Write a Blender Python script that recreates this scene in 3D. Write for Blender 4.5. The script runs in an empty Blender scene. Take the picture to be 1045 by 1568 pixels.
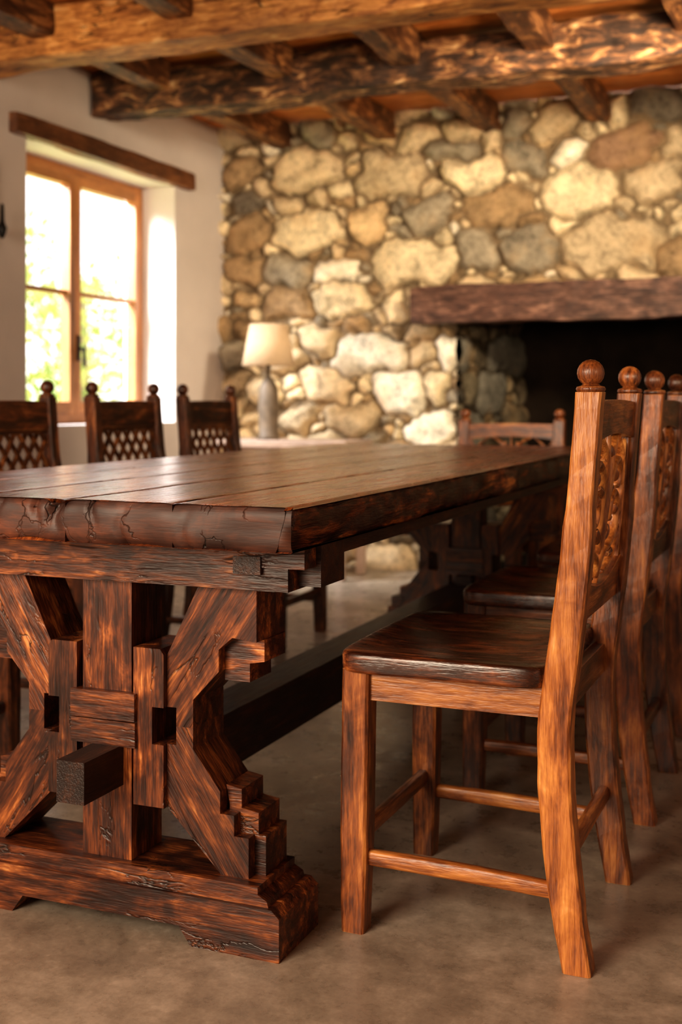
import bpy, math, random
import numpy as np
from mathutils import Vector, Matrix, noise
random.seed(7); np.random.seed(7)
scene=bpy.context.scene
R2=random.random

# ------------------------------------------------------------------ materials
def nm(name):
    m=bpy.data.materials.new(name); m.use_nodes=True
    nt=m.node_tree; b=nt.nodes['Principled BSDF']; return m,nt,b
def ramp(nt,fac,stops,interp='LINEAR'):
    r=nt.nodes.new('ShaderNodeValToRGB'); r.color_ramp.interpolation=interp
    e=r.color_ramp.elements
    while len(e)<len(stops): e.new(0.5)
    for el,(p,c) in zip(e,stops):
        el.position=p; el.color=(c[0],c[1],c[2],1) if not isinstance(c,(int,float)) else (c,c,c,1)
    nt.links.new(fac,r.inputs['Fac']); return r.outputs['Color']
def mathn(nt,op,a,b=None,clamp=False):
    n=nt.nodes.new('ShaderNodeMath'); n.operation=op; n.use_clamp=clamp
    for i,v in enumerate((a,b)):
        if v is None: continue
        if isinstance(v,(int,float)): n.inputs[i].default_value=v
        else: nt.links.new(v,n.inputs[i])
    return n.outputs[0]
def mapping(nt,vec,scale,loc=(0,0,0)):
    n=nt.nodes.new('ShaderNodeMapping'); n.inputs['Scale'].default_value=scale; n.inputs['Location'].default_value=loc
    nt.links.new(vec,n.inputs['Vector']); return n.outputs[0]
def noisen(nt,vec,scale,detail=4,rough=.55,dist=0):
    n=nt.nodes.new('ShaderNodeTexNoise'); n.inputs['Scale'].default_value=scale
    n.inputs['Detail'].default_value=detail; n.inputs['Roughness'].default_value=rough; n.inputs['Distortion'].default_value=dist
    nt.links.new(vec,n.inputs['Vector']); return n.outputs['Fac']
def mix(nt,fac,a,b,mode='MIX'):
    n=nt.nodes.new('ShaderNodeMix'); n.data_type='RGBA'; n.blend_type=mode
    if isinstance(fac,(int,float)): n.inputs[0].default_value=fac
    else: nt.links.new(fac,n.inputs[0])
    for i,v in ((6,a),(7,b)):
        if isinstance(v,tuple): n.inputs[i].default_value=(v[0],v[1],v[2],1)
        else: nt.links.new(v,n.inputs[i])
    return n.outputs[2]
def bump(nt,b,h,strength=.3,dist=.01):
    n=nt.nodes.new('ShaderNodeBump'); n.inputs['Strength'].default_value=strength; n.inputs['Distance'].default_value=dist
    nt.links.new(h,n.inputs['Height']); nt.links.new(n.outputs[0],b.inputs['Normal'])

def wood(name,stops,rough=.35,coat=.25,contrast=1.0,bumps=.45,patch=.45,cracks=False,shift=0.0,knots=True,splits=False,fine=.30,slow=(.62,1.28)):
    m,nt,b=nm(name)
    a=nt.nodes.new('ShaderNodeAttribute'); a.attribute_name='gc'; V=a.outputs['Vector']
    A=noisen(nt,mapping(nt,V,(2.6,28,28)),2.0,5,.68)
    B=noisen(nt,mapping(nt,V,(3.0,7,7)),2.6,4,.62,.8)
    C=noisen(nt,mapping(nt,V,(9,120,120)),2.0,2,.7)
    s=mathn(nt,'ADD',mathn(nt,'MULTIPLY',A,.55),mathn(nt,'MULTIPLY',C,fine))
    s=mathn(nt,'ADD',s,mathn(nt,'MULTIPLY',B,patch))
    tot=(.55+fine+patch)
    s=mathn(nt,'DIVIDE',s,tot)
    s=mathn(nt,'ADD',mathn(nt,'MULTIPLY',mathn(nt,'SUBTRACT',s,.5),3.8*contrast),.5+shift,True)
    col=ramp(nt,s,stops)
    D=ramp(nt,noisen(nt,mapping(nt,V,(1.2,2.2,2.2)),1.3,1),[(.3,slow[0]),(.68,slow[1])])
    col=mix(nt,1.0,col,D,'MULTIPLY')
    h=mathn(nt,'ADD',A,mathn(nt,'MULTIPLY',C,.7))
    if splits:
        vs=nt.nodes.new('ShaderNodeTexVoronoi'); vs.feature='DISTANCE_TO_EDGE'; vs.inputs['Scale'].default_value=5
        mv=nt.nodes.new('ShaderNodeVectorMath'); mv.operation='ADD'
        sc=nt.nodes.new('ShaderNodeVectorMath'); sc.operation='SCALE'; sc.inputs['Scale'].default_value=.25
        cb=nt.nodes.new('ShaderNodeCombineXYZ'); nt.links.new(B,cb.inputs[1]); nt.links.new(B,cb.inputs[2])
        nt.links.new(cb.outputs[0],sc.inputs[0]); nt.links.new(mapping(nt,V,(.7,6,6)),mv.inputs[0]); nt.links.new(sc.outputs[0],mv.inputs[1])
        nt.links.new(mv.outputs[0],vs.inputs['Vector'])
        e=ramp(nt,vs.outputs['Distance'],[(0.0,.0),(.02,.5),(.045,1)])
        mk=ramp(nt,noisen(nt,mapping(nt,V,(1.5,4,4)),3,1),[(.54,0),(.62,1)])
        e=mix(nt,mk,(1.,1.,1.),e)
        col=mix(nt,e,(.012,.005,.003),col)
        h=mathn(nt,'ADD',h,mathn(nt,'MULTIPLY',e,1.2))
    if knots:
        v=nt.nodes.new('ShaderNodeTexVoronoi'); v.inputs['Scale'].default_value=2.4
        nt.links.new(mapping(nt,V,(1,2.0,2.0)),v.inputs['Vector'])
        k=ramp(nt,v.outputs['Distance'],[(0.025,1),(.06,.35),(.10,0)])
        col=mix(nt,k,col,(.02,.008,.004))
    if cracks:
        vc=nt.nodes.new('ShaderNodeTexVoronoi'); vc.feature='DISTANCE_TO_EDGE'; vc.inputs['Scale'].default_value=11
        n2=nt.nodes.new('ShaderNodeTexNoise'); n2.inputs['Scale'].default_value=22; n2.inputs['Detail'].default_value=3
        nt.links.new(V,n2.inputs['Vector'])
        mv=nt.nodes.new('ShaderNodeVectorMath'); mv.operation='ADD'
        sc=nt.nodes.new('ShaderNodeVectorMath'); sc.operation='SCALE'; sc.inputs['Scale'].default_value=.12
        nt.links.new(n2.outputs['Color'],sc.inputs[0]); nt.links.new(mapping(nt,V,(1.5,0.0,.45)),mv.inputs[0]); nt.links.new(sc.outputs[0],mv.inputs[1])
        nt.links.new(mv.outputs[0],vc.inputs['Vector'])
        c=ramp(nt,vc.outputs['Distance'],[(0.0,0),(.014,.5),(.034,1)])
        msk=ramp(nt,noisen(nt,V,6,2),[(.42,0),(.52,1)])
        c=mix(nt,msk,c,(1.,1.,1.))
        col=mix(nt,c,(.006,.004,.003),col)
        h=mathn(nt,'ADD',mathn(nt,'MULTIPLY',h,.25),mathn(nt,'MULTIPLY',c,2.0))
    nt.links.new(col,b.inputs['Base Color'])
    r=mathn(nt,'ADD',mathn(nt,'MULTIPLY',A,.3),rough-.15)
    nt.links.new(r,b.inputs['Roughness'])
    b.inputs['Coat Weight'].default_value=coat; b.inputs['Coat Roughness'].default_value=.25
    bump(nt,b,h,bumps,.005)
    return m

M={}
M['trestle']=wood('trestle_wood',[(0,(.010,.003,.002)),(.36,(.046,.012,.005)),(.62,(.145,.039,.011)),(.84,(.36,.115,.029)),(1,(.60,.26,.08))],.42,.08,1.0,.4,.65,splits=True)
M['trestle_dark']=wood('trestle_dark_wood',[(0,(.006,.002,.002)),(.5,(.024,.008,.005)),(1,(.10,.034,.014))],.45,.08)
M['trestle_worn']=wood('trestle_worn_edge_wood',[(0,(.03,.009,.005)),(.4,(.16,.05,.016)),(1,(.70,.32,.11))],.38,.1)
M['top']=wood('tabletop_wood',[(0,(.024,.006,.003)),(.38,(.15,.034,.010)),(.68,(.34,.092,.020)),(1,(.66,.25,.06))],.27,.35,.85,.3,splits=True)
M['live']=wood('live_edge_wood',[(0,(.006,.003,.003)),(.5,(.032,.009,.005)),(.75,(.17,.044,.012)),(1,(.60,.22,.05))],.36,.25,1.0,.9,.8)
M['end']=wood('end_grain_wood',[(0,(.014,.006,.005)),(.5,(.050,.018,.011)),(.8,(.12,.037,.017)),(1,(.24,.08,.028))],.55,.03,.7,.45,.9,True,fine=.15)
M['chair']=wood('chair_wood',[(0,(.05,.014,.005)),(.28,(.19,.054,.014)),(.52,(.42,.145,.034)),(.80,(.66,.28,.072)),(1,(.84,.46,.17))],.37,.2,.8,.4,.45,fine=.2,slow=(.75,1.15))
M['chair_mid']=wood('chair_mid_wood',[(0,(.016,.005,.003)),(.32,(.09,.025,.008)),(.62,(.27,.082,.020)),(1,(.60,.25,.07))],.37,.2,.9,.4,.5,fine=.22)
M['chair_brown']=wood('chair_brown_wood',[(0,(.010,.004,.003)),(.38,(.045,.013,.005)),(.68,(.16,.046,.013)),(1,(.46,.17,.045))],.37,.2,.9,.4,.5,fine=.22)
M['chair_worn']=wood('chair_worn_edge_wood',[(0,(.08,.024,.009)),(.4,(.36,.12,.032)),(1,(.80,.43,.16))],.35,.2)
M['chair_dark']=wood('chair_seat_wood',[(0,(.010,.004,.003)),(.42,(.045,.013,.006)),(.72,(.18,.050,.015)),(1,(.42,.15,.042))],.27,.4,1.0,.3,.6)
M['beam']=wood('old_beam_wood',[(0,(.016,.009,.006)),(.42,(.060,.029,.016)),(.64,(.21,.092,.038)),(.82,(.48,.26,.11)),(1,(.76,.52,.28))],.75,0,.9,.8,1.3,splits=True,fine=.2)
M['beam_or']=wood('orange_beam_wood',[(0,(.08,.028,.009)),(.35,(.36,.14,.036)),(.7,(.68,.32,.09)),(1,(.88,.60,.28))],.6,0,.9,.8,.7,splits=True,fine=.2)
M['joist']=wood('joist_wood',[(0,(.02,.010,.006)),(.5,(.13,.048,.018)),(1,(.60,.28,.10))],.6,0,.9,.6,.9,fine=.2)
M['plank']=wood('ceiling_plank_wood',[(0,(.24,.07,.016)),(.5,(.58,.20,.048)),(1,(.84,.39,.12))],.55,0,.8,.3)
M['mantel']=wood('mantel_wood',[(0,(.02,.010,.008)),(.5,(.085,.038,.026)),(1,(.34,.18,.12))],.55,0,.9,.8,.7)
M['lintel']=wood('lintel_wood',[(0,(.05,.018,.008)),(.5,(.16,.058,.022)),(1,(.33,.14,.05))],.5,.1)
M['frame']=wood('window_frame_wood',[(0,(.24,.09,.03)),(.5,(.46,.19,.065)),(1,(.62,.31,.12))],.4,.1,.6,.2,knots=False)
M['console']=wood('console_wood',[(0,(.3,.19,.13)),(.5,(.5,.35,.27)),(1,(.7,.55,.45))],.4,.1,.6,.2)

def plain(name,col,rough=.5,metal=0,var=.15,scale=8,bs=.1,spec=.5):
    m,nt,b=nm(name)
    tc=nt.nodes.new('ShaderNodeTexCoord')
    f=noisen(nt,tc.outputs['Object'],scale,4)
    c=ramp(nt,f,[(.3,tuple(x*(1-var) for x in col)),(.7,tuple(min(1,x*(1+var)) for x in col))])
    nt.links.new(c,b.inputs['Base Color']); b.inputs['Roughness'].default_value=rough; b.inputs['Metallic'].default_value=metal
    b.inputs['Specular IOR Level'].default_value=spec
    bump(nt,b,f,bs,.01); return m
M['plaster']=plain('plaster',(.66,.60,.575),.85,0,.05,3,.15)
M['iron']=plain('black_iron',(.015,.014,.014),.5,.6)
M['soot']=plain('sooty_stone',(.014,.009,.006),.95,0,.5,5,.6,.1)
M['shade']=plain('linen_shade',(.70,.51,.33),.9,0,.05,40,.1)
M['ceramic']=plain('lamp_ceramic',(.15,.11,.075),.6,0,.5,12,.3)
M['grass']=plain('garden_ground',(.5,.55,.2),.9,0,.3,2)
M['bark']=plain('tree_bark',(.3,.22,.15),.9,0,.3,8)
m,nt,b=nm('tree_leaves'); tc=nt.nodes.new('ShaderNodeTexCoord')
c=ramp(nt,noisen(nt,tc.outputs['Object'],1.5,2),[(.35,(.26,.40,.10)),(.65,(.80,.74,.26))])
nt.links.new(c,b.inputs['Base Color']); b.inputs['Roughness'].default_value=.6
tr=nt.nodes.new('ShaderNodeBsdfTranslucent'); nt.links.new(c,tr.inputs['Color'])
mx=nt.nodes.new('ShaderNodeMixShader'); mx.inputs[0].default_value=.5
nt.links.new(b.outputs[0],mx.inputs[1]); nt.links.new(tr.outputs[0],mx.inputs[2])
nt.links.new(mx.outputs[0],nt.nodes['Material Output'].inputs['Surface']); M['leaf']=m
m,nt,b=nm('window_glass'); t=nt.nodes.new('ShaderNodeBsdfTransparent'); g=nt.nodes.new('ShaderNodeBsdfGlossy'); g.inputs['Roughness'].default_value=.03
mx=nt.nodes.new('ShaderNodeMixShader'); mx.inputs[0].default_value=.04
nt.links.new(t.outputs[0],mx.inputs[1]); nt.links.new(g.outputs[0],mx.inputs[2]); nt.links.new(mx.outputs[0],nt.nodes['Material Output'].inputs['Surface']); M['glass']=m
# floor concrete
m,nt,b=nm('polished_concrete'); tc=nt.nodes.new('ShaderNodeTexCoord'); O=tc.outputs['Object']
f1=noisen(nt,O,2.8,6,.62,.8); f2=noisen(nt,O,13,6,.72); f3=noisen(nt,O,90,3,.7)
s=mathn(nt,'ADD',mathn(nt,'MULTIPLY',f1,.48),mathn(nt,'ADD',mathn(nt,'MULTIPLY',f2,.38),mathn(nt,'MULTIPLY',f3,.14)))
c=ramp(nt,s,[(.38,(.20,.16,.125)),(.49,(.31,.255,.20)),(.57,(.43,.36,.29)),(.66,(.60,.52,.43))])
nt.links.new(c,b.inputs['Base Color'])
nt.links.new(mathn(nt,'ADD',mathn(nt,'MULTIPLY',f2,.5),.06),b.inputs['Roughness']); bump(nt,b,s,.12,.01); M['concrete']=m
# stone
m,nt,b=nm('rubble_stone'); a=nt.nodes.new('ShaderNodeAttribute'); a.attribute_name='stonecol'
tc=nt.nodes.new('ShaderNodeTexCoord'); O=tc.outputs['Object']
f1=noisen(nt,O,9,5,.68,.4); f2=noisen(nt,O,45,4,.7)
s=mathn(nt,'ADD',mathn(nt,'MULTIPLY',f1,.6),mathn(nt,'MULTIPLY',f2,.4))
v=ramp(nt,s,[(.38,.5),(.5,1.0),(.62,1.35)])
c=mix(nt,1.0,a.outputs['Color'],v,'MULTIPLY')
rust=ramp(nt,noisen(nt,O,4.5,4,.6),[(.54,0),(.70,.4)])
c=mix(nt,rust,c,(.46,.29,.14))
nt.links.new(c,b.inputs['Base Color']); b.inputs['Roughness'].default_value=.9; b.inputs['Specular IOR Level'].default_value=.2; bump(nt,b,s,.9,.025); M['stone']=m

# ------------------------------------------------------------------ mesh builder
class MB:
    def __init__(s): s.v=[];s.f=[];s.g=[];s.m=[];s.mats=[];s.sm=[]
    def mi(s,mat):
        if mat not in s.mats: s.mats.append(mat)
        return s.mats.index(mat)
    def part(s,verts,faces,axis,mat,smooth=False,xf=None,off=None):
        base=len(s.v); o=off or Vector((R2()*20,R2()*20,R2()*20))
        for p in verts:
            p=Vector(p)
            if axis=='x': g=Vector((p.x,p.y,p.z))
            elif axis=='y': g=Vector((p.y,p.x,p.z))
            elif axis=='z': g=Vector((p.z,p.x,p.y))
            else:
                ax=Vector(axis).normalized(); q=ax.orthogonal().normalized(); r=ax.cross(q); g=Vector((p.dot(ax),p.dot(q),p.dot(r)))
            if xf: p=xf(p)
            s.v.append(p); s.g.append(g+o)
        mi=s.mi(mat)
        for f in faces: s.f.append(tuple(i+base for i in f)); s.m.append(mi); s.sm.append(smooth)
    def box(s,a,b,axis,mat,xf=None):
        x0,y0,z0=[min(p,q) for p,q in zip(a,b)]; x1,y1,z1=[max(p,q) for p,q in zip(a,b)]
        V=[(x0,y0,z0),(x1,y0,z0),(x1,y1,z0),(x0,y1,z0),(x0,y0,z1),(x1,y0,z1),(x1,y1,z1),(x0,y1,z1)]
        F=[(0,3,2,1),(4,5,6,7),(0,1,5,4),(1,2,6,5),(2,3,7,6),(3,0,4,7)]
        s.part(V,F,axis,mat,False,xf)
    def prism(s,poly,plane,t0,t1,axis,mat,xf=None):
        ar=sum(poly[i][0]*poly[(i+1)%len(poly)][1]-poly[(i+1)%len(poly)][0]*poly[i][1] for i in range(len(poly)))
        if ar<0: poly=poly[::-1]
        n=len(poly)
        if plane=='xz': mk=lambda p,t:(p[0],t,p[1])
        elif plane=='yz': mk=lambda p,t:(t,p[0],p[1])
        else: mk=lambda p,t:(p[0],p[1],t)
        V=[mk(p,t0) for p in poly]+[mk(p,t1) for p in poly]
        F=[tuple(range(n)),tuple(range(2*n-1,n-1,-1))]+[(i,i+n,(i+1)%n+n,(i+1)%n) for i in range(n)]
        if plane!='xz': F=[f[::-1] for f in F]
        s.part(V,F,axis,mat,False,xf)
    def loft(s,rings,axis,mat,smooth=True,cap=True,closed=True,xf=None):
        n=len(rings[0]); V=[p for r in rings for p in r]; F=[]
        for i in range(len(rings)-1):
            for j in range(n):
                k=(j+1)%n
                F.append((i*n+j,i*n+k,(i+1)*n+k,(i+1)*n+j))
        if cap: F.append(tuple(range(n-1,-1,-1))); F.append(tuple((len(rings)-1)*n+j for j in range(n)))
        s.part(V,F,axis,mat,smooth,xf)
    def lathe(s,prof,c,mat,seg=20,axis='z'):
        rings=[[(c[0]+r*math.cos(2*math.pi*j/seg),c[1]+r*math.sin(2*math.pi*j/seg),c[2]+z) for j in range(seg)] for r,z in prof]
        s.loft(rings,axis,mat,True)
    def tube(s,pts,rx,ry,mat,seg=8,plane='yz',xf=None,taper=True):
        rings=[]; n=len(pts)
        for i,p in enumerate(pts):
            q0=pts[max(0,i-1)]; q1=pts[min(n-1,i+1)]
            t=Vector((q1[0]-q0[0],q1[1]-q0[1])); t.normalize(); nn=Vector((-t.y,t.x))
            k=1.0
            if taper: k=.45+.55*math.sin(math.pi*min(1,max(0,(i+.6)/(n))))
            rings.append([(rx*k*math.cos(a),p[0]+nn.x*ry*k*math.sin(a),p[1]+nn.y*ry*k*math.sin(a)) for a in [2*math.pi*j/seg for j in range(seg)]])
        s.loft(rings,'z',mat,True,xf=xf)
    def obj(s,name,bevel=0,seg=2,mw=None,worn=None):
        me=bpy.data.meshes.new(name); me.from_pydata([tuple(p) for p in s.v],[],s.f)
        at=me.attributes.new('gc','FLOAT_VECTOR','POINT'); at.data.foreach_set('vector',[c for g in s.g for c in g])
        for k in s.mats: me.materials.append(M[k])
        me.polygons.foreach_set('material_index',s.m); me.polygons.foreach_set('use_smooth',s.sm)
        me.update()
        o=bpy.data.objects.new(name,me); scene.collection.objects.link(o)
        if bevel:
            b=o.modifiers.new('bevel','BEVEL'); b.width=bevel; b.segments=seg; b.limit_method='ANGLE'; b.angle_limit=math.radians(50); b.harden_normals=False
            if worn: me.materials.append(M[worn]); b.material=len(me.materials)-1
        if mw: o.matrix_world=mw
        return o
def catmull(pts,n):
    P=[Vector(p) for p in pts]; P=[P[0]*2-P[1]]+P+[P[-1]*2-P[-2]]; out=[]
    for i in range(1,len(P)-2):
        for k in range(n):
            t=k/n; a,b,c,d=P[i-1],P[i],P[i+1],P[i+2]
            out.append(.5*((2*b)+(c-a)*t+(2*a-5*b+4*c-d)*t*t+(3*b-a-3*c+d)*t*t*t))
    out.append(P[-2]); return out

# ------------------------------------------------------------------ room
WX=-3.6; BY=6.76; CZ=2.72; RX=1.7; FY=-1.7
mb=MB(); mb.box((-4.0,FY-.3,-.1),(RX+.3,8.2,0),'y','concrete'); mb.obj('floor')
mb=MB(); Y0,Y1,Z0,Z1=4.73,6.13,.88,2.27
mb.box((-3.95,FY,0),(WX,Y0,CZ),'y','plaster'); mb.box((-3.95,Y1,0),(WX,BY+.05,CZ),'y','plaster')
mb.box((-3.95,Y0,0),(WX,Y1,Z0),'y','plaster'); mb.box((-3.95,Y0,Z1),(WX,Y1,CZ),'y','plaster'); mb.obj('wall_left')
mb=MB(); mb.box((RX,FY,0),(RX+.2,BY,CZ),'y','plaster'); mb.obj('wall_right')
mb=MB(); mb.box((-3.95,FY-.2,0),(RX+.2,FY,CZ),'y','plaster'); mb.obj('wall_front')
mb=MB(); y=FY-.2; 
while y<7.0:
    w=.17+.05*R2(); mb.box((-3.95,y,CZ+.004*R2()),(RX+.2,y+w-.006,CZ+.04),'x','plank'); y+=w
mb.box((-3.95,FY-.2,CZ+.04),(RX+.2,7.7,CZ+.1),'x','plank')
mb.obj('ceiling')

def hewn(mb,p0,p1,w,h,mat,axis,amp=.012,n=60,seed=0,end=0.0):
    p0=Vector(p0);p1=Vector(p1);d=(p1-p0); L=d.length; d.normalize()
    up=Vector((0,0,1)); sd=d.cross(up).normalized()
    sec=[]; K=7
    cs=[(1,1),(-1,1),(-1,-1),(1,-1)]
    for i in range(4):
        a=cs[i];b=cs[(i+1)%4]
        for k in range(K):
            t=k/K; x=a[0]+(b[0]-a[0])*t; z=a[1]+(b[1]-a[1])*t
            if k==0: x*=.965;z*=.965
            sec.append((x*w/2,z*h/2))
    rings=[]
    for i in range(n+1):
        c=p0+d*L*i/n; bow=.012*noise.noise(Vector((i*.06,seed*3.1,0)))
        ring=[]
        for x,z in sec:
            q=c+sd*x+up*z
            s1=noise.noise(Vector((q.x*3,q.y*3,q.z*7))*1.0+Vector((seed,seed,0)))
            s2=noise.noise(q*14+Vector((seed,0,0)))
            k=1+ (amp*s1*1.3+amp*.5*s2)/(min(w,h)/2)
            if i in (0,n): k*=.94
            ring.append(c+sd*x*k+up*(z*k+bow))
        rings.append(ring)
    mb.loft(rings,axis,mat,False)
mb=MB(); hewn(mb,(-3.62,4.38,2.60),(RX,4.38,2.60),.2,.22,'beam_or','x',.008,80,1); mb.obj('ceiling_beam')
mb=MB(); hewn(mb,(-3.58,5.35,2.585),(RX,5.35,2.585),.2,.21,'beam','x',.018,130,5); mb.obj('ceiling_beam')
mb=MB(); hewn(mb,(-3.62,2.6,2.60),(RX,2.6,2.60),.2,.22,'beam','x',.012,60,9); mb.obj('ceiling_beam')
for i,x in enumerate((-3.17,-2.49,-1.85,-1.22,-.57,.08,.73,1.35)):
    mb=MB(); hewn(mb,(x,FY,2.645),(x,BY+.04,2.645),.12,.145,'joist','y',.007,60,20+i); mb.obj('ceiling_joist')

# ------------------------------------------------------------------ stone wall
CR=(.82,.67,.44);TA=(.58,.45,.29);GR=(.32,.27,.20);BR=(.37,.25,.14);WH=(.82,.74,.59);ORr=(.62,.44,.25);RB=(.26,.16,.10);DK=(.17,.14,.105)
S=[(-2.48,2.36,.225,.15,TA),(-3.02,2.43,.25,.14,TA),(-3.03,2.05,.25,.135,CR),(-2.61,2.08,.14,.13,ORr),(-2.22,2.10,.16,.12,GR),(-1.97,2.335,.2,.125,CR),
(-1.82,2.127,.225,.11,BR),(-1.345,2.19,.235,.145,CR),(-1.63,2.395,.14,.11,GR),(-1.485,2.605,.135,.11,TA),(-1.09,2.41,.2,.12,RB),(-.9,2.645,.16,.12,DK),
(-.915,2.21,.19,.12,TA),(-1.147,1.875,.3,.17,TA),(-1.615,1.863,.18,.14,GR),(-1.94,1.875,.13,.14,GR),(-2.34,1.83,.28,.145,CR),(-2.77,1.62,.22,.11,CR),
(-2.81,1.79,.17,.07,WH),(-2.6,1.28,.25,.14,WH),(-2.41,1.06,.17,.155,WH),(-3.13,1.80,.17,.11,GR),(-3.155,1.6,.19,.1,BR),(-2.23,.845,.17,.11,WH),
(-2.29,2.56,.14,.08,TA),(-2.07,2.46,.18,.07,GR),(-3.44,2.05,.15,.12,BR),(-3.44,1.84,.15,.09,BR),(-2.9,1.1,.19,.12,TA),(-2.73,.9,.17,.11,TA),
(-.79,1.77,.12,.12,BR),(-.80,2.42,.09,.1,TA),(-2.94,1.38,.15,.11,TA),(-3.155,1.29,.17,.12,TA),(-3.46,2.43,.13,.1,BR),(-3.42,2.24,.13,.07,DK),
(-2.11,1.29,.09,.12,WH),(-2.16,1.07,.08,.1,CR),(-1.99,2.6,.14,.07,TA),(-1.71,2.6,.08,.1,GR),(-2.5,2.6,.12,.07,ORr),(-1.14,2.62,.07,.08,CR),(-2.42,1.56,.09,.10,CR),(-2.3,1.6,.06,.06,TA)]
S=[[s[0],s[1],s[2]*.91,s[3]*.90,s[4]] for s in S]
pal=[CR,TA,GR,BR,WH,ORr,TA,CR,GR,BR,TA,CR]
def fill(x0,x1,z0,z1,a0,a1,tries,marg):
    for _ in range(tries):
        x=random.uniform(x0,x1); z=random.uniform(z0,z1); a=random.uniform(a0,a1); b=a*random.uniform(.5,.85)
        ok=True
        for s in S:
            if abs(x-s[0])>s[2]+a or abs(z-s[1])>s[3]+b: continue
            if ((abs(x-s[0])/(s[2]+a*marg))**2.6+(abs(z-s[1])/(s[3]+b*marg))**2.6)<1: ok=False;break
        if ok: S.append([x,z,a,b,random.choice(pal)])
fill(-.65,RX,1.5,2.8,.16,.26,500,.95); fill(-3.7,-2.0,-.05,.9,.14,.24,500,.95); fill(-.5,RX,0,1.6,.14,.25,400,.95)
fill(-3.7,RX,0,2.8,.08,.13,3000,.92); fill(-3.7,RX,0,2.8,.045,.075,7000,.88); fill(-3.7,RX,0,2.8,.022,.04,12000,.85)
S_arr=np.array([s[:4] for s in S]); C_arr=np.array([s[4] for s in S])
C_arr=C_arr*(1+.35*(np.random.rand(len(S),1)-.5))
step=.0115
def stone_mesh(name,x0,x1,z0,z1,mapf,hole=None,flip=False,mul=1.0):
    nx=int((x1-x0)/step)+1; nz=int((z1-z0)/step)+1
    X,Z=np.meshgrid(np.linspace(x0,x1,nx),np.linspace(z0,z1,nz)); X=X.ravel();Z=Z.ravel()
    Wx=X+.022*np.sin(13*Z+3*X)+.013*np.sin(31*X+23*Z)+.004*np.sin(70*Z-50*X); Wz=Z+.020*np.sin(15*X+5*Z)+.012*np.sin(33*Z-21*X)+.004*np.sin(75*X+60*Z)
    g1=np.full(X.shape,9.);g2=np.full(X.shape,9.);idx=np.zeros(X.shape,int)
    for i,s in enumerate(S_arr):
        sel=np.where((np.abs(X-s[0])<s[2]+.2)&(np.abs(Z-s[1])<s[3]+.2))[0]
        if len(sel)==0: continue
        f=((np.abs(Wx[sel]-s[0])/s[2])**2.8+(np.abs(Wz[sel]-s[1])/s[3])**2.8)**(1/2.8)
        g=(f-1)*min(s[2],s[3])
        c1=g1[sel];c2=g2[sel]; b=g<c1
        n2=np.where(b,c1,np.minimum(c2,g)); n1=np.where(b,g,c1)
        g1[sel]=n1;g2[sel]=n2; ii=idx[sel]; ii[b]=i; idx[sel]=ii
    gap=np.minimum((g2-g1)*.5, .012-g1)
    gap=np.clip(gap,0,1)
    h=.095*(1-np.exp(-gap/.017)); 
    nz_=np.array([noise.noise(Vector((a*7,b*7,i*.7))) for a,b,i in zip(X,Z,idx)])
    n3=np.array([noise.noise(Vector((a*30,b*30,1.3))) for a,b in zip(X,Z)])
    h=h+nz_*.026*np.clip(gap/.03,0,1)+n3*.007
    rnd=np.random.RandomState(3).rand(len(S))
    h=h*(.65+.5*rnd[idx])
    mort=np.clip((gap-.003)/.006,0,1)[:,None]
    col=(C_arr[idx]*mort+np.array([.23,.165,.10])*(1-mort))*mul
    V=[mapf(x,z,hh) for x,z,hh in zip(X,Z,h)]
    F=[]
    for j in range(nz-1):
        for i in range(nx-1):
            a=j*nx+i
            if hole and hole(X[a]+step/2,Z[a]+step/2): continue
            q=(a,a+1,a+nx+1,a+nx); F.append(q[::-1] if flip else q)
    me=bpy.data.meshes.new(name); me.from_pydata(V,[],F)
    at=me.attributes.new('stonecol','FLOAT_COLOR','POINT'); ca=np.ones((len(X),4)); ca[:,:3]=col
    at.data.foreach_set('color',ca.ravel()); me.materials.append(M['stone'])
    me.polygons.foreach_set('use_smooth',[True]*len(F)); me.update()
    o=bpy.data.objects.new(name,me); scene.collection.objects.link(o); return o
HX0,HX1,HZ=-2.04,-.25,1.5
back=stone_mesh('wall_back',-3.62,RX,0,CZ+.0,lambda x,z,h:(x,BY-h,z),hole=lambda x,z:HX0<x<HX1 and z<HZ)
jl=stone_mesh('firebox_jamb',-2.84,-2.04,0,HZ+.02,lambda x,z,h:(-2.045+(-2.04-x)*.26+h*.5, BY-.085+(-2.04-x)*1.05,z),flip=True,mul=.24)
fp=MB()
fp.box((-2.3,7.46,-.0),(-.15,7.55,1.8),'x','soot'); fp.box((-.22,BY-.02,0),(-.15,7.5,1.8),'x','soot'); fp.box((-2.3,BY+.01,HZ+.0),(-.18,7.5,HZ+.1),'x','soot')
fp.box((-2.3,BY+.01,0),(-2.12,7.5,1.8),'x','soot')
fp.box((-2.1,BY+.0,0),(-.25,7.46,.02),'x','soot')
fo=fp.obj('fireplace'); jl.parent=fo
mb=MB(); hewn(mb,(-2.26,6.57,1.555),(-.0,6.57,1.555),.16,.215,'mantel','x',.008,60,40); mb.obj('fireplace_mantel')

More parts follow.
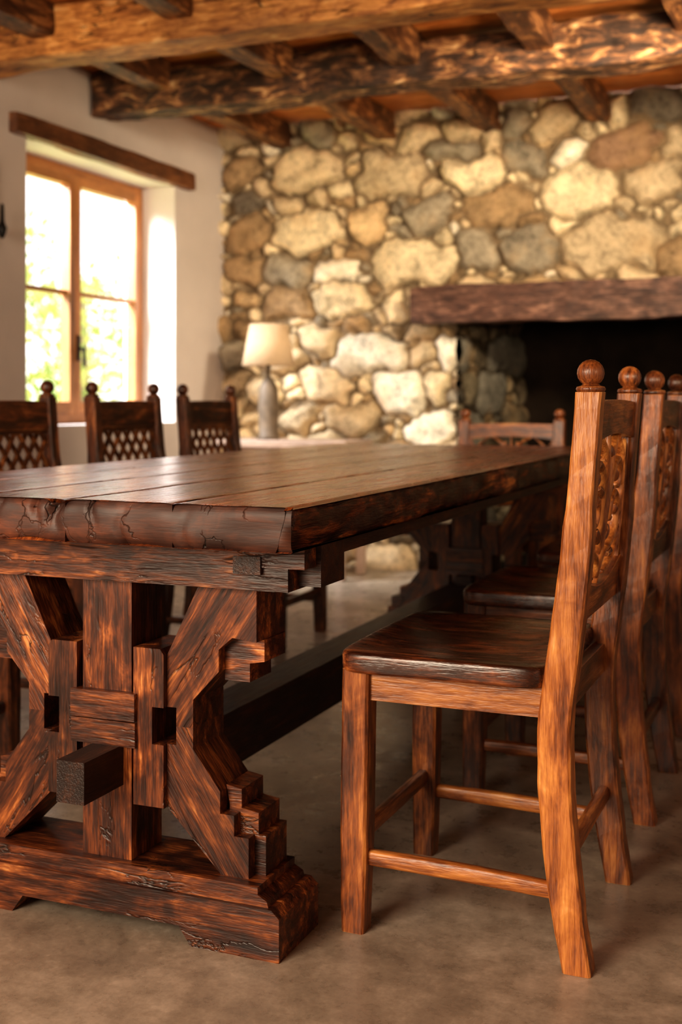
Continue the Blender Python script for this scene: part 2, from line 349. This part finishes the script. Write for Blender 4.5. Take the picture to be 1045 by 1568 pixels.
# ------------------------------------------------------------------ window
mb=MB(); fx0,fx1=-3.88,-3.82
mb.box((fx0,Y0,Z0),(fx1,Y0+.05,Z1),'z','frame'); mb.box((fx0,Y1-.05,Z0),(fx1,Y1,Z1),'z','frame')
mb.box((fx0,Y0+.05,Z1-.05),(fx1,Y1-.05,Z1),'y','frame'); mb.box((fx0,Y0+.05,Z0),(fx1,Y1-.05,Z0+.05),'y','frame')
ym=(Y0+Y1)/2
for a,b in ((Y0+.05,ym-.002),(ym+.002,Y1-.05)):
    x0,x1=fx0+.008,fx1+.012; z0,z1=Z0+.05,Z1-.05; w=.05
    mb.box((x0,a,z0),(x1,a+w,z1),'z','frame'); mb.box((x0,b-w,z0),(x1,b,z1),'z','frame')
    mb.box((x0,a+w,z0),(x1,b-w,z0+.07),'y','frame'); mb.box((x0,a+w,z1-w),(x1,b-w,z1),'y','frame')
    mb.box((x0+.01,a+w,1.575),(x1-.012,b-w,1.60),'y','frame')
    mb.box((-3.852,a+w,z0+.07),(-3.848,b-w,z1-w),'y','glass')
mb.box((fx1+.012,ym+.01,1.22),(fx1+.02,ym+.035,1.36),'z','iron'); mb.box((fx1+.02,ym+.015,1.28),(fx1+.055,ym+.03,1.295),'z','iron'); mb.box((fx1+.045,ym+.015,1.19),(fx1+.06,ym+.03,1.295),'z','iron')
mb.obj('window_1',.004)
mb=MB(); hewn(mb,(-3.585,4.60,2.318),(-3.585,6.29,2.318),.07,.10,'lintel','y',.003,40,50); mb.obj('window_lintel')
mb=MB(); mb.box((-3.6,4.46,1.72),(-3.585,4.49,2.12),'z','iron'); mb.box((-3.585,4.465,1.78),(-3.54,4.485,1.80),'x','iron')
mb.lathe([(.006,-.05),(.016,-.03),(.022,0),(.016,.01),(.010,.03),(.008,.1),(.004,.11)],(-3.54,4.475,1.80),'iron'); mb.obj('wall_sconce',.002)

# ------------------------------------------------------------------ table (one object)
tb=MB()
TX0,TX1,TY0,TY1,TZ0,TZ1=-2.0,-.84,1.82,4.75,.744,.822
edges=[TX0,-1.76,-1.525,-1.30,-1.075,TX1]
def plank(x0,x1,right,left):
    nx=40; ny=150; nzz=10
    xs=[x0+(x1-x0)*i/nx for i in range(nx+1)]
    ys=[TY0+(TY1-TY0)*((j/ny)**1.5) for j in range(ny+1)]
    zs=[TZ0+(TZ1-TZ0)*k/nzz for k in range(nzz+1)]
    gap=.005
    def disp(x,y,z):
        fx=(x-x0)/(x1-x0); fz=(z-TZ0)/(TZ1-TZ0)
        n1=noise.noise(Vector((y*5,z*9,x*2))); n2=noise.noise(Vector((y*16,z*22,3+x*3))); n3=noise.noise(Vector((x*11,z*16,7)))
        ox=oy=oz=0
        far=min(1,(y-TY0)/.03)
        if fx>.999:
            if right: ox=.014*n1+.010*n2-.010*abs(2*fz-1)**3 -.004
            else: ox=(-gap*.5-.007*max(0,n2)*2)*far
        if fx<.001:
            if left: ox=-.010*n1+.008*abs(2*fz-1)**3
            else: ox=(gap*.5+.006*max(0,n1)*2)*far
        if y<TY0+1e-5:
            oy=.007*n3+.010*abs(2*fz-1)**4
            for cx_,dp,wd in ((-1.365,.014,.007),(-1.322,.03,.012),(-1.18,.010,.006),(-1.24,.010,.006),(-1.52,.012,.006),(-1.45,.008,.006),(-1.05,.006,.006)):
                q=cx_+.006*math.sin(z*90+cx_*50)
                oy+=dp*math.exp(-((x-q)/wd)**2)*((fz**2 if cx_<-1.2 else (1-fz)**2)+.1)
            if fz>.9: oz=-.006*abs(n3)-.012*math.exp(-((x+1.318)/.02)**2)
            if fz<.1: oz=.006*n3+.012*max(0,noise.noise(Vector((x*9,1,4))))
        if fz>.999 and not (y<TY0+1e-5):
            oz+=.0020*noise.noise(Vector((x*9,y*2.5,1)))-.003*(abs(2*fx-1)**14)
            if right and fx>.93: oz-=.003
        if right and fx>.999 and y<TY0+.02: ox-=.012
        return (x+ox,y+oy,z+oz)
    def grid(fn,A,B,flip):
        V=[fn(a,b) for b in B for a in A]; n=len(A); F=[]
        for j in range(len(B)-1):
            for i in range(n-1):
                q=(j*n+i,j*n+i+1,(j+1)*n+i+1,(j+1)*n+i); F.append(q[::-1] if flip else q)
        return V,F
    o=Vector((R2()*20,R2()*20,R2()*20))
    for fn,A,B,mat,fl in ((lambda a,b:disp(a,b,TZ1),xs,ys,'top',False),(lambda a,b:disp(a,b,TZ0),xs,ys,'top',True),
        (lambda a,b:disp(a,TY0,b),xs,zs,'end',False),(lambda a,b:disp(a,TY1,b),xs,zs,'end',True),
        (lambda a,b:disp(x1,a,b),ys,zs,'live',False),(lambda a,b:disp(x0,a,b),ys,zs,'live',True)):
        V,F=grid(fn,A,B,fl); ax='y' if mat!='end' else 'x'
        if mat=='end':
            # texture coordinates taken from the flat, undisplaced end so that nothing smears
            base=len(tb.v); tb.part(V,F,ax,mat,True,off=Vector((3.3,7.7,1.1)))
            k=0
            for b_ in B:
                for a_ in A: tb.g[base+k]=Vector((a_+3.3,9.5,b_+1.1)); k+=1
        else: tb.part(V,F,ax,mat,True,off=o)
for i in range(5): plank(edges[i],edges[i+1],i==4,i==0)
def trestle(yb):
    c=-1.295
    f=lambda pts:[(c+a,b) for a,b in pts]
    y0,y1=yb,yb+.175
    tb.prism(f([(-.38,0),(-.20,0),(-.175,.034),(.175,.034),(.20,0),(.38,0),(.38,.078),(.365,.092),(-.365,.092),(-.38,.078)]),'xz',y0,y1,'x','trestle')
    tb.prism(f([(-.355,.092),(.355,.092),(.352,.103),(.334,.112),(.334,.126),(-.334,.126),(-.334,.112),(-.352,.103)]),'xz',y0+.008,y1-.008,'x','trestle')
    for s in (1,-1):
        up=[(.150,.39),(.150,.425),(.13,.425),(.13,.522),(.200,.662),(.318,.662),(.318,.56),(.268,.565),(.240,.541),(.240,.50),(.186,.443),(.186,.39)]
        lo=[(.150,.39),(.186,.39),(.186,.351),(.243,.279),(.243,.238),(.272,.238),(.272,.20),(.302,.20),(.302,.126),(.245,.126),(.13,.237),(.13,.355),(.150,.355)]
        tb.prism([(c+s*a,b) for a,b in up],'xz',yb+.035,yb+.155,(s*.55,0,.83),'trestle')
        tb.prism([(c+s*a,b) for a,b in lo],'xz',yb+.035,yb+.155,(-s*.55,0,.83),'trestle')
        tb.prism([(c+s*a,b) for a,b in [(.268,.565),(.322,.56),(.322,.52),(.292,.515),(.292,.48),(.240,.48),(.240,.55)]],'xz',yb+.06,yb+.15,'x','trestle')
        tb.prism([(c+s*a,b) for a,b in [(.243,.285),(.275,.28),(.275,.245),(.31,.24),(.31,.20),(.325,.20),(.325,.126),(.25,.126),(.25,.25)]],'xz',yb+.06,yb+.15,'x','trestle')
        bd=[(.064,.237),(.13,.237),(.13,.355),(.105,.355),(.105,.425),(.13,.425),(.13,.525),(.122,.535),(.064,.535)]
        tb.prism([(c+s*a,b) for a,b in bd],'xz',yb+.022,yb+.15,'z','trestle')
    tb.box((c-.055,yb+.03,.126),(c+.055,yb+.14,.68),'z','trestle')
    tb.box((c-.072,yb+.012,.395),(c+.072,yb+.06,.447),'x','trestle'); tb.box((c-.072,yb+.014,.345),(c+.072,yb+.06,.392),'x','trestle')
    tb.box((c-.47,yb+.0,.703),(c+.43,yb+.13,.750),'x','trestle')
    tb.box((c-.44,yb+.006,.660),(c+.395,yb+.12,.7025),'x','trestle')
    tb.box((c+.385,yb+.05,.666),(c+.44,yb+.16,.745),'x','trestle_dark')
    tb.box((c+.29,yb-.004,.690),(c+.345,yb+.02,.722),'y','trestle_dark'); tb.box((c-.345,yb-.004,.690),(c-.29,yb+.02,.722),'y','trestle_dark')
trestle(1.92); trestle(4.33)
tb.box((-1.345,2.06,.19),(-1.235,4.38,.315),'y','trestle_dark')
tb.box((-1.318,1.82,.268),(-1.258,2.08,.345),'y','trestle_dark'); tb.box((-1.318,4.3,.268),(-1.258,4.62,.345),'y','trestle_dark')
tb.box((-.905,2.09,.713),(-.868,4.40,.752),'y','trestle_dark'); tb.box((-1.70,2.04,.70),(-1.66,4.40,.750),'y','trestle_dark')
tb.obj('dining_table',.004,2,worn='trestle_worn')

# ------------------------------------------------------------------ chairs
SP=[(0,.215),(.12,.195),(.27,.179),(.36,.175),(.443,.176),(.558,.191),(.72,.211),(.87,.224),(1.017,.236)]
def cx(z):
    z=max(0,min(1.017,z))
    for (a,b),(c,d) in zip(SP,SP[1:]):
        if z<=c: return b+(d-b)*(z-a)/(c-a)
    return SP[-1][1]
def sq(a,p=.5): # squared-off rail section
    return (math.copysign(abs(math.cos(a))**p,math.cos(a)),math.copysign(abs(math.sin(a))**p,math.sin(a)))
def make_chair(loc,rot,style,wood='chair',leg='chair_brown',hs=1.0):
    mb=MB()
    for s in (-1,1):
        cl=catmull([(x,0,z) for z,x in SP],5); rings=[]
        for p in cl:
            z=p.z; wx=.0275+.002*math.sin(z*5)-(.003 if z>.8 else 0); wy=.0235
            if z<.1: wx-=.002
            y=s*.215; c=.16
            ring=[]
            for a,b in ((-1,-1+c),(-1+c,-1),(1-c,-1),(1,-1+c),(1,1-c),(1-c,1),(-1+c,1),(-1,1-c)):
                ring.append((p.x+a*wx+.0015*noise.noise(Vector((z*20,a,b+s))),y+b*wy+.0015*noise.noise(Vector((z*18,a+5,b))),z))
            rings.append(ring)
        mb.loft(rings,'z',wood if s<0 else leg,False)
        zt=1.017; R=.024
        prof=[(.020,-.002),(.0245,.001),(.026,.005),(.0245,.009),(.017,.011),(.014,.014)]
        for k in range(9):
            a=-math.pi/2+.55+(math.pi-.55)*k/8
            prof.append((max(.0008,R*math.cos(a)),.033+R*math.sin(a)))
        mb.lathe(prof,(.236,s*.215,zt),leg)
        rings=[]
        for i in range(9):
            z=.497*i/8; w=.0225+.004*min(1,z/.2); x=-.203-.006*(1-z/.5); y=s*(.205+.004*(1-z/.5)); c=.18
            rings.append([(x+a*w+.001*noise.noise(Vector((z*20,a,b+s))),y+b*w,z) for a,b in ((-1,-1+c),(-1+c,-1),(1-c,-1),(1,-1+c),(1,1-c),(1-c,1),(-1+c,1),(-1,1-c))])
        mb.loft(rings,'z',leg,False)
        mb.box((-.185,s*.205-.013,.438),(.165,s*.205+.013,.497),'x',wood)
        rings=[]
        for i in range(13):
            t=i/12; x=-.2+.39*t; z=.140-.010*t+.003*math.sin(t*3); k=.92+.1*math.sin(math.pi*t)
            rings.append([(x,s*.208+.012*k*sq(a)[0],z+.015*k*sq(a)[1]) for a in [2*math.pi*q/16 for q in range(16)]])
        mb.loft(rings,'x',wood,True)
    for x0,x1,z0,z1 in ((-.216,-.194,.438,.497),(.165,.187,.438,.497)):
        mb.box((x0,-.19,z0),(x1,.19,z1),'y',leg)
    for x,z in ((-.207,.175),(.186,.185)):
        rings=[[(x+.011*sq(a)[0],-.2+.4*i/6,z+.016*sq(a)[1]) for a in [2*math.pi*q/16 for q in range(16)]] for i in range(7)]
        mb.loft(rings,'y',leg,True)
    def outline(sc,z,d=0):
        pts=[]; a=(.200-d)*sc; b=(.245-d)*sc; cxx=-.037; N=88
        for q in range(N):
            t=2*math.pi*q/N; e=2/12.0
            x=a*math.copysign(abs(math.cos(t))**e,math.cos(t)); y=b*math.copysign(abs(math.sin(t))**e,math.sin(t))
            if x<0: x-=.005*(1-(y/b)**2)*sc
            pts.append((cxx+x,y,z+.0010*noise.noise(Vector((x*12,y*12,sc)))))
        return pts
    rings=[outline(1,.492,.006),outline(1,.4935,.003),outline(1,.497,.0008),outline(1,.505),outline(1,.523),outline(1,.5275,.0012),outline(1,.530,.004),outline(1,.531,.008),outline(.88,.530),outline(.72,.526),outline(.5,.522),outline(.25,.5205),outline(.03,.520)]
    mb.loft(rings,'x','chair_dark',True)
    X=lambda p:Vector((p.x+cx(p.z),p.y,p.z))
    yy=[-.194+.388*i/14 for i in range(15)]
    top=[(y,1.0-.004*(y/.194)**2+.004) for y in yy]
    botz=.905 if style=='lattice' else .925
    bot=[(y,botz+ (.014*math.cos(y/.194*math.pi/2) if style!='lattice' else 0)) for y in yy[::-1]]
    mb.prism(top+bot,'yz',-.014,.014,'y',leg,X)
    lt=[(y,.685-.035*math.cos(y/.194*math.pi/2)) for y in yy]; lb=[(y,.60) for y in yy[::-1]]
    mb.prism(lt+lb,'yz',-.014,.014,'y',leg,X)
    if style=='lattice':
        z0,z1=.66,.905
        mb.box((-.010,-.194,z1-.014),(.010,.194,z1+.0),'y',leg,X)
        st=.062
        for d in (1,-1):
            for k in range(-8,9):
                pts=[]; c0=k*st
                for i in range(13):
                    z=z0+(z1-z0)*i/12; y=c0+d*(z-(z0+z1)/2)*.75
                    if -.194<=y<=.194: pts.append((y,z))
                if len(pts)>2: mb.tube(pts,.009,.009,leg,6,xf=X,taper=False)
    else:
        def cr(pts,r=.0080,n=7): mb.tube([(p.x,p.y) for p in catmull([(a,b,0) for a,b in pts],n)],.012,r,wood,8,xf=X)
        cr([(0,.65),(0,.72),(0,.80),(0,.87),(0,.94)],.008)
        for s in (1,-1):
            q=lambda L:[(s*a,b) for a,b in L]
            cr(q([(.0,.66),(.03,.70),(.08,.715),(.125,.74),(.135,.79),(.10,.82),(.065,.80),(.07,.77),(.095,.77)]))
            cr(q([(.0,.70),(.02,.76),(.03,.82),(.06,.87),(.11,.885),(.145,.86),(.14,.83),(.115,.835)]))
            cr(q([(.05,.665),(.10,.675),(.15,.70),(.178,.75),(.175,.81),(.16,.85),(.175,.90),(.19,.93)]))
            cr(q([(.0,.78),(.015,.84),(.03,.89),(.06,.92),(.09,.935)]))
            cr(q([(.135,.79),(.155,.80),(.165,.84),(.15,.89),(.12,.92),(.10,.94)]),.006)
            cr(q([(.178,.75),(.15,.735),(.145,.71)]),.007)
            for (a,b,ang,L) in ((.045,.745,.9,.035),(.05,.83,.5,.035),(.10,.855,2.2,.03),(.105,.70,.3,.03),(.03,.90,1.9,.03),(.16,.775,2.4,.028),(.12,.785,-1.2,.022)):
                pts=[(s*(a+math.cos(ang)*L*(t-.5)),b+math.sin(ang)*L*(t-.5)) for t in [i/6 for i in range(7)]]
                mb.tube(pts,.011,.010,leg,7,xf=X)
            mb.box((-.011,s*.194,.66),(.011,s*.183,.93),'z',leg,X)
    mw=Matrix.Translation(loc)@Matrix.Rotation(rot,4,'Z')@Matrix.Diagonal((1,1,hs,1))
    return mb.obj('dining_chair',.003,2,mw,worn='chair_worn')
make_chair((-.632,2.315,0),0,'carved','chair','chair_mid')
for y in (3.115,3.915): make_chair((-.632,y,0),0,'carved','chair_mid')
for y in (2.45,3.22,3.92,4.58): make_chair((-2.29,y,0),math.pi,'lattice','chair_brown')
make_chair((-1.33,4.96,0),math.pi/2,'carved','chair_mid','chair_mid',.9)

# ------------------------------------------------------------------ console + lamp
mb=MB(); mb.box((-3.32,6.1,.74),(-2.50,6.52,.78),'x','console')
for x in (-3.28,-2.58):
    for y in (6.13,6.45): mb.box((x,y,0),(x+.05,y+.05,.74),'z','console')
mb.box((-3.26,6.14,.64),(-2.55,6.16,.74),'x','console'); mb.box((-3.26,6.46,.64),(-2.55,6.48,.74),'x','console'); mb.box((-3.26,6.13,.2),(-2.55,6.5,.225),'x','console'); mb.obj('console_table',.004)
mb=MB(); c=(-3.06,6.28,.78)
mb.lathe([(.001,0),(.065,0),(.068,.012),(.055,.03),(.058,.1),(.062,.2),(.055,.30),(.03,.35),(.012,.37),(.012,.46),(.001,.465)],c,'ceramic',24)
n=32; rings=[]
for r,z in ((.155,.43),(.11,.67),(.107,.67),(.152,.43)):
    rings.append([(c[0]+r*math.cos(2*math.pi*k/n),c[1]+r*math.sin(2*math.pi*k/n),c[2]+z) for k in range(n)])
V=[p for r in rings for p in r]; F=[]
for i in range(4):
    for k in range(n): F.append((i*n+k,i*n+(k+1)%n,((i+1)%4)*n+(k+1)%n,((i+1)%4)*n+k))
mb.part(V,F,'z','shade',True)
mb.box((c[0]-.002,c[1]-.002,c[2]+.45),(c[0]+.002,c[1]+.002,c[2]+.65),'z','iron')
mb.box((c[0]-.108,c[1]-.003,c[2]+.645),(c[0]+.108,c[1]+.003,c[2]+.651),'x','iron')
mb.obj('table_lamp')

# ------------------------------------------------------------------ garden outside
mb=MB(); mb.box((-25,-6,-.3),(-3.96,26,-.1),'x','grass'); mb.obj('garden_ground')
def tree(x,y,n,r,zc):
    mb=MB(); mb.lathe([(.16,0),(.12,.6),(.09,1.6),(.05,2.8)],(x,y,-.1),'bark',10)
    V=[];F=[]
    for i in range(n):
        while True:
            p=Vector((random.uniform(-1,1),random.uniform(-1,1),random.uniform(-1,1)))
            if p.length<1: break
        if noise.noise(p*2.2+Vector((x,y,0)))<.02: continue
        p=Vector((x+p.x*r,y+p.y*r,zc+p.z*r*.9)); a=Vector((R2()-.5,R2()-.5,R2()-.5)).normalized(); b=a.orthogonal().normalized(); s=.05+.05*R2()
        k=len(V); V+= [p-a*s,p+b*s*.5,p+a*s,p-b*s*.5]; F.append((k,k+1,k+2,k+3))
    mb.part(V,F,'z','leaf'); mb.obj('garden_tree')
tree(-9.0,10.6,2600,1.4,1.6); tree(-10.5,13.6,2600,1.7,2.2); tree(-11,15.9,1300,1.3,1.2)

# ------------------------------------------------------------------ lights
w=bpy.data.worlds.new('World'); scene.world=w; w.use_nodes=True
bg=w.node_tree.nodes['Background']; bg.inputs[0].default_value=(1,.98,.95,1); bg.inputs[1].default_value=2.3
def area(name,loc,tgt,sx,sy,e,col,spread=math.pi):
    l=bpy.data.lights.new(name,'AREA'); l.shape='RECTANGLE'; l.size=sx; l.size_y=sy; l.energy=e; l.color=col; l.spread=spread
    o=bpy.data.objects.new(name,l); scene.collection.objects.link(o); o.location=loc
    o.rotation_euler=(Vector(tgt)-Vector(loc)).to_track_quat('-Z','Y').to_euler(); return o
def spot(name,loc,tgt,e,col,ang,blend,r):
    l=bpy.data.lights.new(name,'SPOT'); l.energy=e; l.color=col; l.spot_size=math.radians(ang); l.spot_blend=blend; l.shadow_soft_size=r
    o=bpy.data.objects.new(name,l); scene.collection.objects.link(o); o.location=loc
    o.rotation_euler=(Vector(tgt)-Vector(loc)).to_track_quat('-Z','Y').to_euler(); return o
area('front_key_fill',(-1.9,-1.5,1.7),(-.9,3.0,.8),1.8,1.6,190,(1,.82,.62))  # added soft key just inside the front wall, which has no window
spot('stone_wall_fill',(-.3,4.2,2.4),(-2.1,6.76,1.5),340,(1,.83,.59),88,1,.15)  # added to brighten the stones; no fixture hangs here
spot('beam_fill',(.9,1.2,1.5),(-1.6,5.2,2.7),190,(1,.78,.5),80,1,.3)  # added light lifting the beams from below; stands for no real lamp
spot('ceiling_fill',(.4,4.9,1.5),(-1.9,5.7,2.75),95,(1,.75,.45),75,1,.2)  # added to brighten the planks between joists; the room has no such lamp
area('sky_window_light',(-5.2,3.4,3.5),(-3.8,5.8,1.5),2.0,1.6,1200,(.93,.96,1))
# ------------------------------------------------------------------ camera
cam=bpy.data.cameras.new('camera'); co=bpy.data.objects.new('camera',cam); scene.collection.objects.link(co)
cam.sensor_fit='AUTO'; cam.sensor_width=36; cam.lens=42.0; cam.shift_y=-169/1568
co.location=(0,0,1.0); co.rotation_euler=(math.pi/2,0,math.radians(22.5))
cam.dof.use_dof=True; cam.dof.focus_distance=2.10; cam.dof.aperture_fstop=3.2
scene.camera=co
scene.view_settings.view_transform='Standard'
try: scene.view_settings.look='Medium High Contrast'
except Exception as e: print('look',e)
